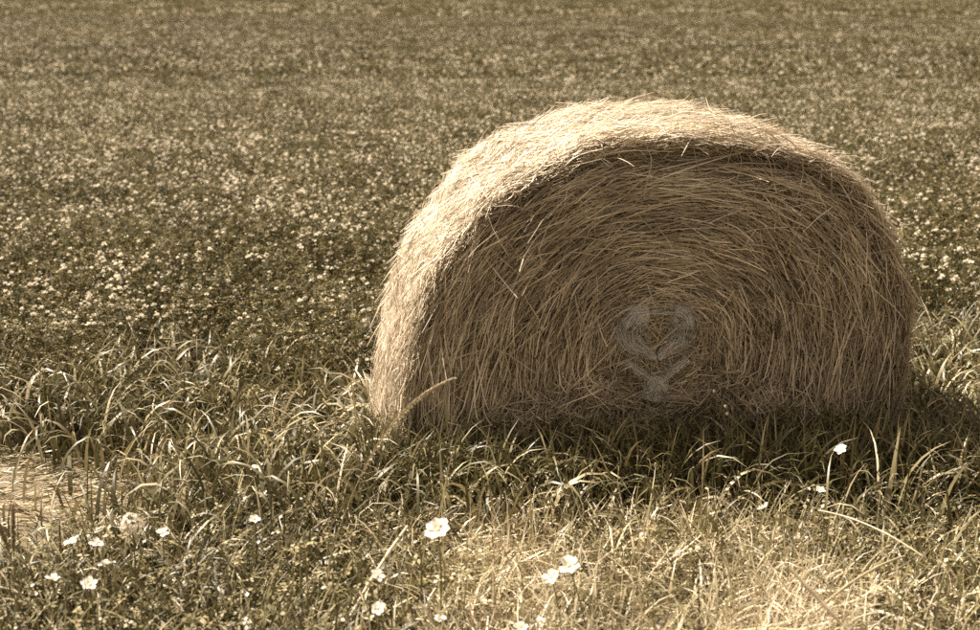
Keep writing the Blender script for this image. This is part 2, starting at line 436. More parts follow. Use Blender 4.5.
for k in range(45):                                   # sticking out of the curved side against the field
    t0 = float(rng.uniform(0.1, np.pi)); t = float(rng.uniform(0.0, LEN * 0.8))
    p0 = side_pt(np.array(t), np.array(t0), np.array(0.022))
    p1 = side_pt(np.array(t), np.array(t0 + 0.03), np.array(0.0)); dt = p1 - p0; dt /= np.linalg.norm(dt)
    out = np.array([math.cos(t0), 0, math.sin(t0)])
    dd = dt * rng.choice([-1, 1]) + out * rng.uniform(0.1, 0.6) + np.array([0, rng.normal(0, 0.5), 0])
    place_straw(p0, dd, out, float(rng.uniform(0.06, 0.15)), k)
for k in range(52):                                   # ragged ends hanging below the lip, over the dark gap
    t0 = float(rng.uniform(0.75, 2.15)); u = float(rng.uniform(0.86, 0.99))
    p0 = face_pt(np.array(u), np.array(t0), np.array(0.02 + 0.03 * rng.random()))
    p1 = face_pt(np.array(u), np.array(t0 + 0.03), np.array(0.0)); dt = p1 - p0; dt[1] = 0; dt /= np.linalg.norm(dt)
    a = rng.normal(0, 0.7)
    dd = dt * math.cos(a) + np.array([-dt[2], 0, dt[0]]) * math.sin(a) + np.array([0, rng.normal(0, 0.25), 0])
    place_straw(p0, dd, (0, -1, 0.3), float(rng.uniform(0.05, 0.17)), k)
p0 = side_pt(np.array(0.25), np.array(0.86), np.array(0.03))   # two long straws that stand off the right shoulder
place_straw(p0 + np.array([0.07, 0, 0.03]), (1, 0.1, 0.10), (0, 0, 1), 0.19, 3)
p0 = side_pt(np.array(0.25), np.array(0.55), np.array(0.02))
place_straw(p0 + np.array([0.05, 0, 0.03]), (1, 0.1, -0.12), (0, 0, 1), 0.17, 5)

# remnant of grey net wrap twisted into the centre of the end
def net_band(pts, wid, n, seed):
    r = np.random.default_rng(seed)
    c = np.array([((654 + (px - 655) * (0.90 if px < 655 else 0.80) - 490) / 308.0 - BX, 0.545 - (py - 335) / 330.0) for px, py in pts])
    m = 14
    tk = np.linspace(0, len(c) - 1, m); i0 = np.minimum(tk.astype(int), len(c) - 2); f = (tk - i0)[:, None]
    pm = lambda a: c[np.clip(i0 + a, 0, len(c) - 1)]
    cc = 0.5 * (2 * pm(0) + (pm(1) - pm(-1)) * f + (2 * pm(-1) - 5 * pm(0) + 4 * pm(1) - pm(2)) * f ** 2 + (3 * pm(0) - pm(-1) - 3 * pm(1) + pm(2)) * f ** 3)
    tn = np.gradient(cc, axis=0); tn /= np.linalg.norm(tn, axis=1, keepdims=True); nn = np.stack([-tn[:, 1], tn[:, 0]], -1)
    wl = np.interp(np.linspace(0, 1, m), np.linspace(0, 1, len(wid)), wid) / 304.0
    n = int(n * 2.4)
    off = r.normal(0, 0.30, n)[:, None] + 0.3 * np.sin(r.uniform(0, 6.28, n)[:, None] + r.uniform(2, 9, n)[:, None] * np.linspace(0, 1, m)[None]) * 0.6
    xz = cc[None] + nn[None] * (off * wl[None])[..., None]
    dx = xz[..., 0] - SC[0]; dz = xz[..., 1] - SC[1]
    u = np.sqrt(dx ** 2 + dz ** 2) / 0.75
    y = dish(u, np.arctan2(dz, dx)) - 0.020 - 0.022 * r.random(n)[:, None] - 0.012 * np.sin(r.uniform(0, 6.28, n)[:, None] + 7 * np.linspace(0, 1, m)[None]) - 0.006 * np.cos(off * 2.5)
    P = np.stack([xz[..., 0], y, xz[..., 1]], -1)
    return (*tubes(P, np.full(P.shape[:2], 0.00062), r.random(n), 3), 0)
bands = [net_band([(644, 306), (630, 309), (622, 322), (629, 337), (643, 345), (654, 353)], [12, 19, 20, 16, 9, 3], 150, 1),
         net_band([(674, 304), (684, 309), (689, 321), (681, 335), (668, 344), (657, 354)], [10, 16, 18, 15, 9, 3], 140, 2),
         net_band([(640, 306), (658, 303), (678, 305)], [5, 3, 5], 12, 3),
         net_band([(621, 355), (634, 366), (654, 379)], [5, 6, 7], 36, 4),
         net_band([(694, 354), (678, 366), (657, 380)], [5, 6, 7], 36, 5),
         net_band([(656, 373), (656, 385), (653, 400)], [10, 18, 25], 120, 6),
         net_band([(646, 384), (656, 385), (667, 382)], [7, 9, 7], 40, 7)]
V, Q, T, _ = merge(bands)
nw = link("net_wrap", make_mesh("net_wrap", V, Q, M_net, tone=T), bale)
nw["label"] = "grey net wrap remnant twisted at the centre of the end"
nw["kind"] = "stuff"

# ---------------------------------------------------------------- grass in front and around
def in_bale(x, y, pad=0.0):
    lx = (x - BX) * math.cos(ROT) + (y - BY) * math.sin(ROT)
    ly = -(x - BX) * math.sin(ROT) + (y - BY) * math.cos(ROT)
    return (np.abs(lx) < A_ - 0.02 + pad) & (ly > -0.0 - pad) & (ly < LEN + pad)
def border(x): return 5.25 + 0.32 * (x + 1.9) + 1.0 * (fbm(x * 1.9 + 40, 3.3) - 0.5)   # where the grass gives way to the field

def scatter(n, x0, x1, y0, y1, dens=None, bare=1.0):
    x = rng.uniform(x0, x1, n); y = rng.uniform(y0, y1, n)
    k = ~in_bale(x, y) & ((dirt_r(x, y) > bare + 0.45 * (rng.random(n) - 0.5)) | (rng.random(n) < 0.04))
    if dens is not None: k &= rng.random(n) < dens(x, y)
    return x[k], y[k]
def root(x, y): return np.stack([x, y, np.zeros_like(x)], -1)
def sm(a, b, x): t = np.clip((x - a) / (b - a), 0, 1); return t * t * (3 - 2 * t)

def lush(x, y):           # broad-bladed verge between the front strip and the field
    return sm(3.55, 4.05, y + 0.35 * (fbm(x * 2, y * 2) - 0.5) - 0.12 * sm(0, 1, x)) * (1 - sm(-0.15, 0.35, y - border(x))) * (0.45 + 0.9 * fbm(x * 3.5, y * 3.5))
def dryness(x, y):        # how strawy the front strip is
    xx = x + 0.7 * (fbm(x * 3 + 9, y * 3) - 0.5)
    return sm(-0.55, 0.75, xx) * (1 - sm(3.75, 4.05, y)) * (1 - 0.75 * sm(0.65, 1.15, xx)) * (0.55 + 0.9 * sm(0.35, 0.6, fbm(x * 2.5 + 1, y * 2.5 + 6)))

parts = []
x, y = scatter(42000, -3.4, 3.6, 3.4, 7.2, lush)
n = len(x)
hgt = (0.20 + 0.17 * rng.random(n)) * (0.75 + 0.5 * fbm(x * 2 + 5, y * 2))
parts.append((*blades(root(x, y), rng.uniform(0, 6.283, n), hgt * 1.08, rng.uniform(0.006, 0.0155, n), np.abs(rng.normal(0.05, 0.14, n)), np.clip(rng.normal(2.1, 0.7, n), 0.2, 3.1), np.clip(rng.normal(0.46, 0.15, n) + 0.30 * (rng.random(n) < 0.20), 0, 1), segs=8, power=2.3), 0))
x, y = scatter(18000, -3.4, 3.6, 3.3, 7.2, lush)           # finer under-layer
n = len(x)
parts.append((*blades(root(x, y), rng.uniform(0, 6.283, n), rng.uniform(0.10, 0.24, n), rng.uniform(0.003, 0.006, n), np.abs(rng.normal(0.2, 0.2, n)), np.abs(rng.normal(0.9, 0.6, n)), np.clip(rng.normal(0.33, 0.15, n), 0, 1), segs=5), 0))
x, y = scatter(4600, BX - 0.95, BX + 1.15, 3.95, 4.36)       # tall upright blades close against the bale's foot
n = len(x)
parts.append((*blades(root(x, y), rng.uniform(0, 6.283, n), rng.uniform(0.22, 0.40, n), rng.uniform(0.006, 0.013, n), np.abs(rng.normal(0.05, 0.12, n)), np.clip(rng.normal(1.3, 0.7, n), 0.1, 2.8), np.clip(rng.normal(0.42, 0.15, n), 0, 1), segs=8, power=2.6), 0))
V, Q, T, _ = merge(parts)
o = link("verge_grass", make_mesh("verge_grass", V, Q, M_grass, tone=T))
tag(o, "broad arching grass blades around the bale and beside the field", "grass", kind="stuff")

parts = []
front = lambda x, y: (1 - 0.75 * sm(3.7, 4.1, y)) * (0.55 + 0.6 * fbm(x * 4, y * 4 + 2))
x, y = scatter(40000, -2.3, 2.4, 2.35, 4.15, front)
n = len(x); dr = dryness(x, y)
hgt = 0.09 + 0.13 * rng.random(n) + 0.03 * dr * rng.random(n)
tone = np.clip(0.50 + 0.28 * (rng.random(n) < 0.2) + 0.42 * dr + rng.normal(0, 0.18, n), 0, 1)
parts.append((*blades(root(x, y), rng.uniform(0, 6.283, n), hgt * 1.2, rng.uniform(0.0040, 0.0120, n) * (1 - 0.5 * dr), np.abs(rng.normal(0.2, 0.25, n)), np.abs(rng.normal(1.6 - 0.6 * dr, 0.7, n)), tone, segs=6, power=2.0), 0))
x, y = scatter(5200, -2.3, 2.4, 2.35, 4.05)                # some taller blades
n = len(x); dr = dryness(x, y)
parts.append((*blades(root(x, y), rng.uniform(0, 6.283, n), rng.uniform(0.18, 0.34, n), rng.uniform(0.0035, 0.008, n) * (1 - 0.4 * dr), np.abs(rng.normal(0.15, 0.18, n)), np.abs(rng.normal(0.9, 0.6, n)), np.clip(0.42 + 0.35 * dr + rng.normal(0, 0.14, n), 0, 1), segs=6), 0))
V, Q, T, _ = merge(parts)
o = link("front_grass", make_mesh("front_grass", V, Q, M_grass, tone=T))
tag(o, "short mixed grass along the front, green and strawy", "grass", kind="stuff")

# dry straw lying loose over the front strip and thin litter on the bare soil
def lying(n, x0, x1, y0, y1, dens, l0, l1, z0, z1, tmu, az_mu=0.6, az_sd=0.7):
    x = rng.uniform(x0, x1, n); y = rng.uniform(y0, y1, n)
    k = (rng.random(n) < dens(x, y)) & ~in_bale(x, y); x, y = x[k], y[k]; n = len(x)
    az = rng.normal(az_mu, az_sd, n) + 1.2 * (fbm(x * 2.5, y * 2.5 + 8) - 0.5); ln = rng.uniform(l0, l1, n)
    q = np.linspace(-0.5, 0.5, 5)[None]
    z = (z0 + (z1 - z0) * rng.random(n))[:, None] + rng.normal(0, 0.25, n)[:, None] * q * ln[:, None] + 0.02 * (fbm(x * 6, y * 6))[:, None]
    az2 = az[:, None] + rng.normal(0, 0.35, n)[:, None] * q
    P = np.stack([x[:, None] + q * ln[:, None] * np.cos(az2), y[:, None] + q * ln[:, None] * np.sin(az2), np.maximum(z, 0.012)], -1)
    w = rng.uniform(0.0022, 0.0066, n)[:, None] * (1 - 0.6 * np.abs(2 * q) ** 3) * 0.5
    return ribbons(P, straw_side(P, np.array([0, 0, 1.0]), 0.6), w, np.clip(rng.normal(tmu, 0.15, n), 0, 1))
V, Q, T = lying(24000, -0.9, 2.3, 2.4, 4.05, lambda x, y: dryness(x, y) * (0.3 + 1.1 * fbm(x * 3 + 2, y * 3)), 0.06, 0.24, 0.02, 0.13, 0.88)
o = link("dry_thatch", make_mesh("dry_thatch", V, Q, M_grass, tone=T))
tag(o, "pale dry straw matted flat in front of the bale", "dry grass", kind="stuff")
V, Q, T = lying(9000, DX - 0.9, DX + 0.9, DY - 0.75, DY + 0.75, lambda x, y: (dirt_r(x, y) < 1.1) * 0.8, 0.02, 0.11, 0.03, 0.075, 0.62, 0.3, 0.5)
o = link("soil_litter", make_mesh("soil_litter", V, Q, M_grass, tone=T))
tag(o, "fine dry litter strewn over the bare sandy soil", "litter", kind="stuff")

# hay shed around the foot of the bale
def shed(x, y):
    lx = (x - BX) * math.cos(ROT) + (y - BY) * math.sin(ROT); ly = -(x - BX) * math.sin(ROT) + (y - BY) * math.cos(ROT)
    gap = np.maximum(np.abs(lx + 0.02) - A_, 0) + np.maximum(-ly, 0)
    return np.exp(-(gap / 0.10) ** 2) * (0.25 + 1.1 * noise(x * 6, y * 6)) * (0.45 + 0.75 * (lx < -0.6))
V, Q, T = lying(7000, BX - 1.3, BX + 1.3, 3.95, 5.2, shed, 0.05, 0.20, 0.02, 0.20, 0.86, 0.4, 1.2)
o = link("spilled_hay", make_mesh("spilled_hay", V, Q, M_straw, tone=T))
tag(o, "loose pale hay shed around the foot of the bale", "hay", kind="stuff")

# small clover leaves low in the front strip
def leaflets(C, nrm_tilt, size, tone, rg):
    """diamond leaflets in threes round each centre"""
    n = len(C)
    az = rg.uniform(0, 6.283, n); tl = nrm_tilt; ta = rg.uniform(0, 6.283, n)
    nz = np.stack([np.sin(tl) * np.cos(ta), np.sin(tl) * np.sin(ta), np.cos(tl)], -1)
    rf = np.stack([np.cos(az), np.sin(az), 0 * az], -1)
    e1 = np.cross(nz, rf); e1 /= np.linalg.norm(e1, axis=1, keepdims=True) + 1e-9
    e2 = np.cross(nz, e1)
    Vs, Qs, k = [], [], 0
    for a in (0, 2.09, 4.19):
        d = e1 * math.cos(a) + e2 * math.sin(a); s = -e1 * math.sin(a) + e2 * math.cos(a)
        sz = size[:, None]
        d = d + nz * rg.normal(0.05, 0.22, n)[:, None]
        v = np.stack([C + d * 0.08 * sz, C + d * 0.6 * sz - s * 0.36 * sz, C + d * 1.05 * sz - nz * 0.12 * sz, C + d * 0.6 * sz + s * 0.36 * sz], 1)
        Vs.append(v.reshape(-1, 3)); Qs.append(np.arange(4 * n).reshape(n, 4) + k); k += 4 * n
    return np.concatenate(Vs), np.concatenate(Qs), np.tile(np.repeat(tone, 4), 3)
x, y = scatter(15000, -2.3, 1.4, 2.4, 4.0, lambda x, y: (1 - dryness(x, y)) * (0.2 + fbm(x * 3 + 4, y * 3)), bare=1.15)
n = len(x); zc = rng.uniform(0.04, 0.19, n)
V, Q, T = leaflets(np.stack([x, y, zc], -1), np.abs(rng.normal(0, 0.6, n)), rng.uniform(0.010, 0.019, n), np.clip(rng.normal(0.55, 0.15, n), 0, 1), rng)
o = link("low_clover", make_mesh("low_clover", V, Q, M_grass, tone=T, smooth=False))
tag(o, "low clover leaves mixed into the grass at the lower left", "clover", kind="stuff")

# ---------------------------------------------------------------- the flowering field behind
def patch(name, side, nl, lsize, nb, bsize, h, stems, seed, tmu=0.41):
    rg = np.random.default_rng(seed)
    C = np.stack([rg.uniform(-side / 2, side / 2, nl), rg.uniform(-side / 2, side / 2, nl), h * (1 - 0.85 * rg.random(nl) ** 1.7)], -1)
    C[:, 2] *= 0.55 + 0.85 * noise(C[:, 0] * 9 / side + seed, C[:, 1] * 9 / side)
    V, Q, T = leaflets(C, np.abs(rg.normal(0, 0.95, nl)), lsize * rg.uniform(0.65, 1.25, nl), np.clip(rg.normal(tmu, 0.20, nl), 0, 1), rg)
    ps = [(V, Q, T, 0)]
    if stems:
        xs = rg.uniform(-side / 2, side / 2, (stems, 2))
        ps.append((*blades(np.stack([xs[:, 0], xs[:, 1], 0 * xs[:, 0]], -1), rg.uniform(0, 6.28, stems), rg.uniform(0.7, 1.15, stems) * h, rg.uniform(0.0025, 0.006, stems), np.abs(rg.normal(0.1, 0.15, stems)), np.abs(rg.normal(0.6, 0.5, stems)), np.clip(rg.normal(0.45, 0.15, stems), 0, 1), segs=4, rg=rg), 0))
    # blossoms: small round heads of a few upturned florets
    cl = rg.uniform(-side / 2, side / 2, (max(nb // 5, 1), 2)); pick = rg.integers(0, len(cl), nb)
    c2 = cl[pick] + rg.normal(0, side * 0.16, (nb, 2)); c2 = (c2 + side / 2) % side - side / 2
    cb = np.stack([c2[:, 0], c2[:, 1], h * rg.uniform(0.66, 1.18, nb)], -1); sz = bsize * (0.5 + 1.15 * rg.random(nb) ** 1.8)
    k = 7
    a = np.arange(k) * 6.283 / k
    dirs = np.concatenate([np.stack([np.cos(a), np.sin(a), 0 * a + 0.25], -1), np.stack([0.6 * np.cos(a + .4), 0.6 * np.sin(a + .4), 0 * a + 0.9], -1)])
    dirs = dirs[None] + rg.normal(0, 0.22, (nb, 2 * k, 3)); dirs /= np.linalg.norm(dirs, axis=2, keepdims=True)
    sd = np.cross(dirs, rg.normal(0, 1, dirs.shape)); sd /= np.linalg.norm(sd, axis=2, keepdims=True)
    s3 = sz[:, None, None]
    c3 = cb[:, None]
    v = np.stack([c3 + 0 * dirs, c3 + (dirs * 0.34 - sd * 0.17) * s3, c3 + dirs * 0.55 * s3, c3 + (dirs * 0.34 + sd * 0.17) * s3], 2).reshape(-1, 3)
    ps.append((v, np.arange(len(v)).reshape(-1, 4), np.repeat(np.clip(rg.normal(0.88, 0.22, nb), 0, 1), 2 * k * 4), 1))
    V, Q, T, mi = merge(ps)
    return bpy.data.objects.new(name, make_mesh(name, V, Q, [M_field, M_bloss], tone=T, mi=mi, smooth=False))

def spread(name, label, objs, pts, rot, scl, idx):
    c = bpy.data.collections.new(name + "_kinds")
    for o in objs: c.objects.link(o)
    me = bpy.data.meshes.new(name)
    me.vertices.add(len(pts)); me.vertices.foreach_set("co", np.ascontiguousarray(pts, np.float32).ravel())
    for nm, ty, arr, fld in (("rot", 'FLOAT_VECTOR', rot, "vector"), ("scl", 'FLOAT_VECTOR', scl, "vector"), ("idx", 'INT', idx, "value")):
        at = me.attributes.new(nm, ty, 'POINT')
        at.data.foreach_set(fld, np.ascontiguousarray(arr, np.int32 if ty == 'INT' else np.float32).ravel())
    ob = link(name, me)
    ng = bpy.data.node_groups.new(name + "_spread", 'GeometryNodeTree')
    ng.interface.new_socket("Geometry", in_out='INPUT', socket_type='NodeSocketGeometry')
    ng.interface.new_socket("Geometry", in_out='OUTPUT', socket_type='NodeSocketGeometry')
    N = ng.nodes; L = ng.links
    gi = N.new("NodeGroupInput"); go = N.new("NodeGroupOutput")
    ci = N.new("GeometryNodeCollectionInfo"); ci.inputs["Collection"].default_value = c
    ci.inputs["Separate Children"].default_value = True; ci.inputs["Reset Children"].default_value = True
    ip = N.new("GeometryNodeInstanceOnPoints"); ip.inputs["Pick Instance"].default_value = True
    def na(nm, ty):
        a = N.new("GeometryNodeInputNamedAttribute"); a.data_type = ty; a.inputs["Name"].default_value = nm
        return a.outputs[0]
    L.new(gi.outputs[0], ip.inputs["Points"]); L.new(ci.outputs[0], ip.inputs["Instance"])
    L.new(na("idx", 'INT'), ip.inputs["Instance Index"])
    L.new(na("rot", 'FLOAT_VECTOR'), ip.inputs["Rotation"]); L.new(na("scl", 'FLOAT_VECTOR'), ip.inputs["Scale"])
    L.new(ip.outputs[0], go.inputs[0])
    md = ob.modifiers.new("spread", 'NODES'); md.node_group = ng
    tag(ob, label, "field plants", kind="stuff")
    return ob

def field_zone(name, label, objs, y0, y1, step, extra, poor, near=False):
    ys = np.arange(y0, y1, step); P = []
    for yy in ys:
        w = 0.40 * yy + extra
        xs = np.arange(-w, w, step)
        P.append(np.stack([xs, np.full_like(xs, yy)], -1))
    P = np.concatenate(P) + rng.uniform(-0.32, 0.32, (sum(map(len, P)), 2)) * step
    if near:
        P = P[(P[:, 1] > border(P[:, 0]) - 0.1) & ~in_bale(P[:, 0], P[:, 1], 0.12)]
    n = len(P)
    fl = fbm(P[:, 0] / (step * 5) + 3, P[:, 1] / (step * 5) + 8)
    rich = fl + rng.normal(0, 0.20, n) + 0.35 * sm(6.0, 9.5, P[:, 1]) - 0.18
    nk = len(objs)
    idx = np.where(rich < 0.42, rng.integers(0, poor, n), rng.integers(poor, nk, n))
    rot = np.zeros((n, 3)); rot[:, 2] = rng.integers(0, 4, n) * (math.pi / 2) + rng.normal(0, 0.3, n)
    s = rng.uniform(0.9, 1.15, n); hz = 0.85 + 0.28 * fbm(P[:, 0] / (step * 3) + 30, P[:, 1] / (step * 3) + 1) + rng.normal(0, 0.06, n)
    return spread(name, label, objs, np.concatenate([P, np.zeros((n, 1))], 1), rot, np.stack([s, s, hz * s], -1), idx)

near = [patch("leafy_patch", 0.62, 2600, 0.0135, b, 0.019, 0.32, 420, 100 + k) for k, b in enumerate((36, 62, 50, 110, 165, 140, 200))]
field_zone("near_field", "flowering field plants with small pale blossoms behind the bale", near, 4.9, 21.0, 0.46, 1.9, 3, near=True)
mid = [patch("field_patch", 2.0, 5200, 0.030, b, 0.032, 0.32, 900, 200 + k, 0.36) for k, b in enumerate((130, 190, 260, 340, 420))]
field_zone("middle_field", "flowering field stretching back beyond the bale", mid, 20.6, 72.0, 1.5, 3.0, 2)
farp = [patch("far_patch", 8.0, 6000, 0.12, b, 0.12, 0.28, 0, 300 + k, 0.43) for k, b in enumerate((80, 120, 170, 220))]
field_zone("far_field", "far end of the flowering field under the tree line", farp, 70.0, 232.0, 6.0, 12.0, 2)

# dark line of trees at the far end of the field
n = 26000
x = rng.uniform(-150, 150, n); base = 232 + 0.22 * x
hh = (4.5 + 5.5 * fbm(x / 9 + 2, 0 * x + 4)) * rng.random(n) ** 0.7
C = np.stack([x, base + rng.normal(0, 2.2, n), hh + 0.2], -1)
V, Q, T = leaflets(C, np.abs(rng.normal(0.5, 0.6, n)), rng.uniform(0.35, 0.8, n), np.clip(rng.normal(0.45, 0.25, n), 0, 1), rng)
o = link("treeline", make_mesh("treeline", V, Q, M_tree, tone=T, smooth=False))
tag(o, "dark line of trees along the far end of the field", "trees", kind="stuff")

# ---------------------------------------------------------------- white flowers, stalks
def petal_mesh(k):
    rg = np.random.default_rng(500 + k)
    us = np.linspace(0, 1, 5); vs = np.linspace(-1, 1, 4)
    wd = np.array([0.10, 0.26, 0.36, 0.33, 0.13])
    V = []
    for a, u in enumerate(us):
        for v in vs:
            V.append((0.06 + 0.46 * u - 0.05 * abs(v) * (u > 0.9), v * wd[a] * 0.52, 0.05 * u + 0.10 * u * (1 - u) + 0.05 * v * v * u + rg.normal(0, 0.008)))
    Q = [(a * 4 + b, (a + 1) * 4 + b, (a + 1) * 4 + b + 1, a * 4 + b + 1) for a in range(4) for b in range(3)]
    return make_mesh("petal", np.array(V), np.array(Q), M_petal, tone=np.repeat(np.clip(0.25 + us * 1.1, 0, 1), 4))
petals = [petal_mesh(k) for k in range(3)]
def disc_mesh():
    V, na = [], 10
    for r, zz in ((0.105, 0.0), (0.10, 0.05), (0.06, 0.085), (0.01, 0.095)):
        for a in range(na): V.append((r * math.cos(a * 6.2832 / na), r * math.sin(a * 6.2832 / na), zz))
    Q = [(i * na + j, i * na + (j + 1) % na, (i + 1) * na + (j + 1) % na, (i + 1) * na + j) for i in range(3) for j in range(na)]
    return make_mesh("flower_centre", np.array(V), np.array(Q), M_disc, tone=rng.random(len(V)))
disc = disc_mesh()
def stem_mesh(p0, p1, r0, r1, bow, name="stem", mat=None, tone=0.6, m=8, sides=5):
    p0, p1 = np.array(p0, float), np.array(p1, float)
    s = np.linspace(0, 1, m)[:, None]
    P = p0 * (1 - s) + p1 * s + np.array(bow)[None] * (4 * s * (1 - s))
    return make_mesh(name, *tubes(P[None], np.linspace(r0, r1, m)[None], np.array([tone]), sides)[:2], mat or M_stem, tone=np.full(m * sides, tone))

def flower(loc, dia, npet, label, lean=(0.03, 0.02), face=(0, -0.35, 1), group="white flowers in the grass", gap=0.0):
    x, y, z = loc
    f = empty("white_flower", (x - lean[0], y - lean[1], 0))
    tag(f, label, "flower", group)
    link("stem", stem_mesh((0, 0, 0), (lean[0], lean[1], z), 0.0026, 0.0016, (0.012, 0.0, 0)), f)
    q = Vector((face[0] * 0.8 - 0.15, face[1] * 0.6, face[2])).normalized().to_track_quat('Z', 'Y')
    M = Matrix.Translation((lean[0], lean[1], z)) @ q.to_matrix().to_4x4() @ Matrix.Scale(dia, 4)
    a0 = rng.uniform(0, 6.28)
    for k in range(npet):
        p = link("petal", petals[k % 3], f)
        a = a0 + (k + rng.normal(0, 0.10)) * 6.2832 / npet * (1 - gap)
        p.matrix_local = M @ Matrix.Rotation(a, 4, 'Z') @ Matrix.Rotation(rng.normal(-0.10, 0.14), 4, 'Y') @ Matrix.Scale(rng.uniform(0.86, 1.08), 4)
    c = link("flower_centre", disc, f); c.matrix_local = M
    return f
flower((-0.130, 3.184, 0.34), 0.066, 7, "largest white flower, standing alone below the left part of the bale", (0.01, 0.03), (-0.1, -0.75, 0.8))
flower((0.190, 3.055, 0.30), 0.056, 6, "upper right flower of the white pair at the bottom centre", (-0.06, 0.03), (0.2, -0.6, 0.9))
flower((0.148, 3.058, 0.27), 0.044, 6, "lower left flower of the white pair at the bottom centre", (-0.03, 0.02), (-0.2, -0.7, 0.8))
flower((-0.272, 3.042, 0.28), 0.042, 5, "small white flower tucked behind the pale dry stalk", (0.02, 0.05), (0.6, -0.3, 0.8))
flower((-0.261, 2.930, 0.25), 0.036, 6, "small white flower just below the pale dry stalk", (-0.02, 0.04), (0, -0.8, 0.6))
flower((-0.123, 3.078, 0.15), 0.036, 5, "low white flower at the bottom edge under the largest one", (0.02, 0.02), (0.3, -0.3, 1))
flower((1.069, 3.938, 0.29), 0.046, 6, "single white flower against the dark foot of the bale, right side", (0.01, -0.03), (-0.3, -0.5, 0.9))
flower((-0.643, 3.480, 0.25), 0.034, 5, "single small white flower in the green grass left of centre", (0.02, 0.03), (0.5, -0.5, 0.7))
flower((-0.720, 3.980, 0.22), 0.042, 5, "white flower deep in the tall grass left of the bale", (0.02, 0.03), (-0.3, -0.2, 1))
flower((0.986, 3.834, 0.20), 0.034, 5, "small white flower in dry grass just below the one against the bale's foot", (-0.02, 0.02), (0.2, -0.5, 0.8))
flower((0.816, 3.824, 0.15), 0.040, 5, "low white flower in dry grass in front of the bale's dark foot", (0.02, 0.02), (-0.4, -0.2, 1))
flower((-1.092, 3.321, 0.25), 0.046, 5, "leftmost flower of the upper pair beside the bare soil", (0.02, 0.03), (-0.4, -0.2, 1))
flower((-1.025, 3.308, 0.25), 0.042, 5, "right flower of the upper pair beside the bare soil", (-0.02, 0.03), (0.5, -0.2, 1))
flower((-0.870, 3.382, 0.25), 0.042, 5, "white flower just right of the round pale blossom head", (0.03, 0.03), (0.3, -0.4, 0.9))
flower((-0.997, 3.288, 0.20), 0.050, 6, "flat white flower seen edge on, below the round blossom head", (0.02, 0.03), (0.1, 0.25, 1))
flower((-1.004, 3.166, 0.20), 0.048, 5, "lower white flower of the left cluster, tipped forward", (0.02, 0.03), (0.3, -0.5, 0.8))
flower((-1.108, 3.201, 0.20), 0.042, 5, "lowest left flower, half hidden in dark grass at the corner", (0.02, 0.03), (0.3, 0.2, 1))
flower((0.073, 3.030, 0.15), 0.044, 6, "left of two white flowers cut by the bottom edge", (0.02, 0.02), (0.1, -0.4, 0.9))
flower((0.122, 3.050, 0.15), 0.040, 5, "right of two white flowers cut by the bottom edge", (-0.02, 0.02), (-0.3, -0.3, 0.9))

# round head of tiny pale florets
ps = empty("blossom_head", (-0.945, 3.29, 0))
tag(ps, "round pale blossom head of tiny florets, lower left", "flower")
link("stem", stem_mesh((0, 0, 0), (0.027, -0.02, 0.315), 0.003, 0.002, (0.01, 0, 0)), ps)
n = 110
dv = rng.normal(0, 1, (n, 3)); dv[:, 2] = np.abs(dv[:, 2]) * 0.9 - 0.25; dv /= np.linalg.norm(dv, axis=1, keepdims=True)
c0 = np.array([0.027, -0.02, 0.315])
tips = c0 + dv * (0.031 * rng.uniform(0.75, 1.12, n))[:, None]
P = c0 + (tips - c0)[:, None] * np.linspace(0, 1, 3)[None, :, None]
V, Q, T = tubes(P, np.full((n, 3), 0.0005), np.full(n, 0.8))
rays = link("floret_stems", make_mesh("floret_stems", V, Q, M_stem, tone=T), ps); rays["kind"] = "stuff"
vs = []
for k in range(5):
    e_ = np.cross(dv, np.array([0.3, 0.2, 1.0])); e_ /= np.linalg.norm(e_, axis=1, keepdims=True); f_ = np.cross(dv, e_)
    a = rng.normal(0, 0.2, n) + k * 6.283 / 5
    d_ = e_ * np.cos(a)[:, None] + f_ * np.sin(a)[:, None] + dv * rng.normal(0.2, 0.25, n)[:, None]; s_ = np.cross(d_, dv)
    vs.append(np.stack([tips, tips + d_ * 0.0036 - s_ * 0.0022, tips + d_ * 0.0062, tips + d_ * 0.0036 + s_ * 0.0022], 1).reshape(-1, 3))
V = np.concatenate(vs)
fl = link("florets", make_mesh("florets", V, np.arange(len(V)).reshape(-1, 4), M_bloss, tone=np.full(len(V), 0.75)), ps); fl["kind"] = "stuff"

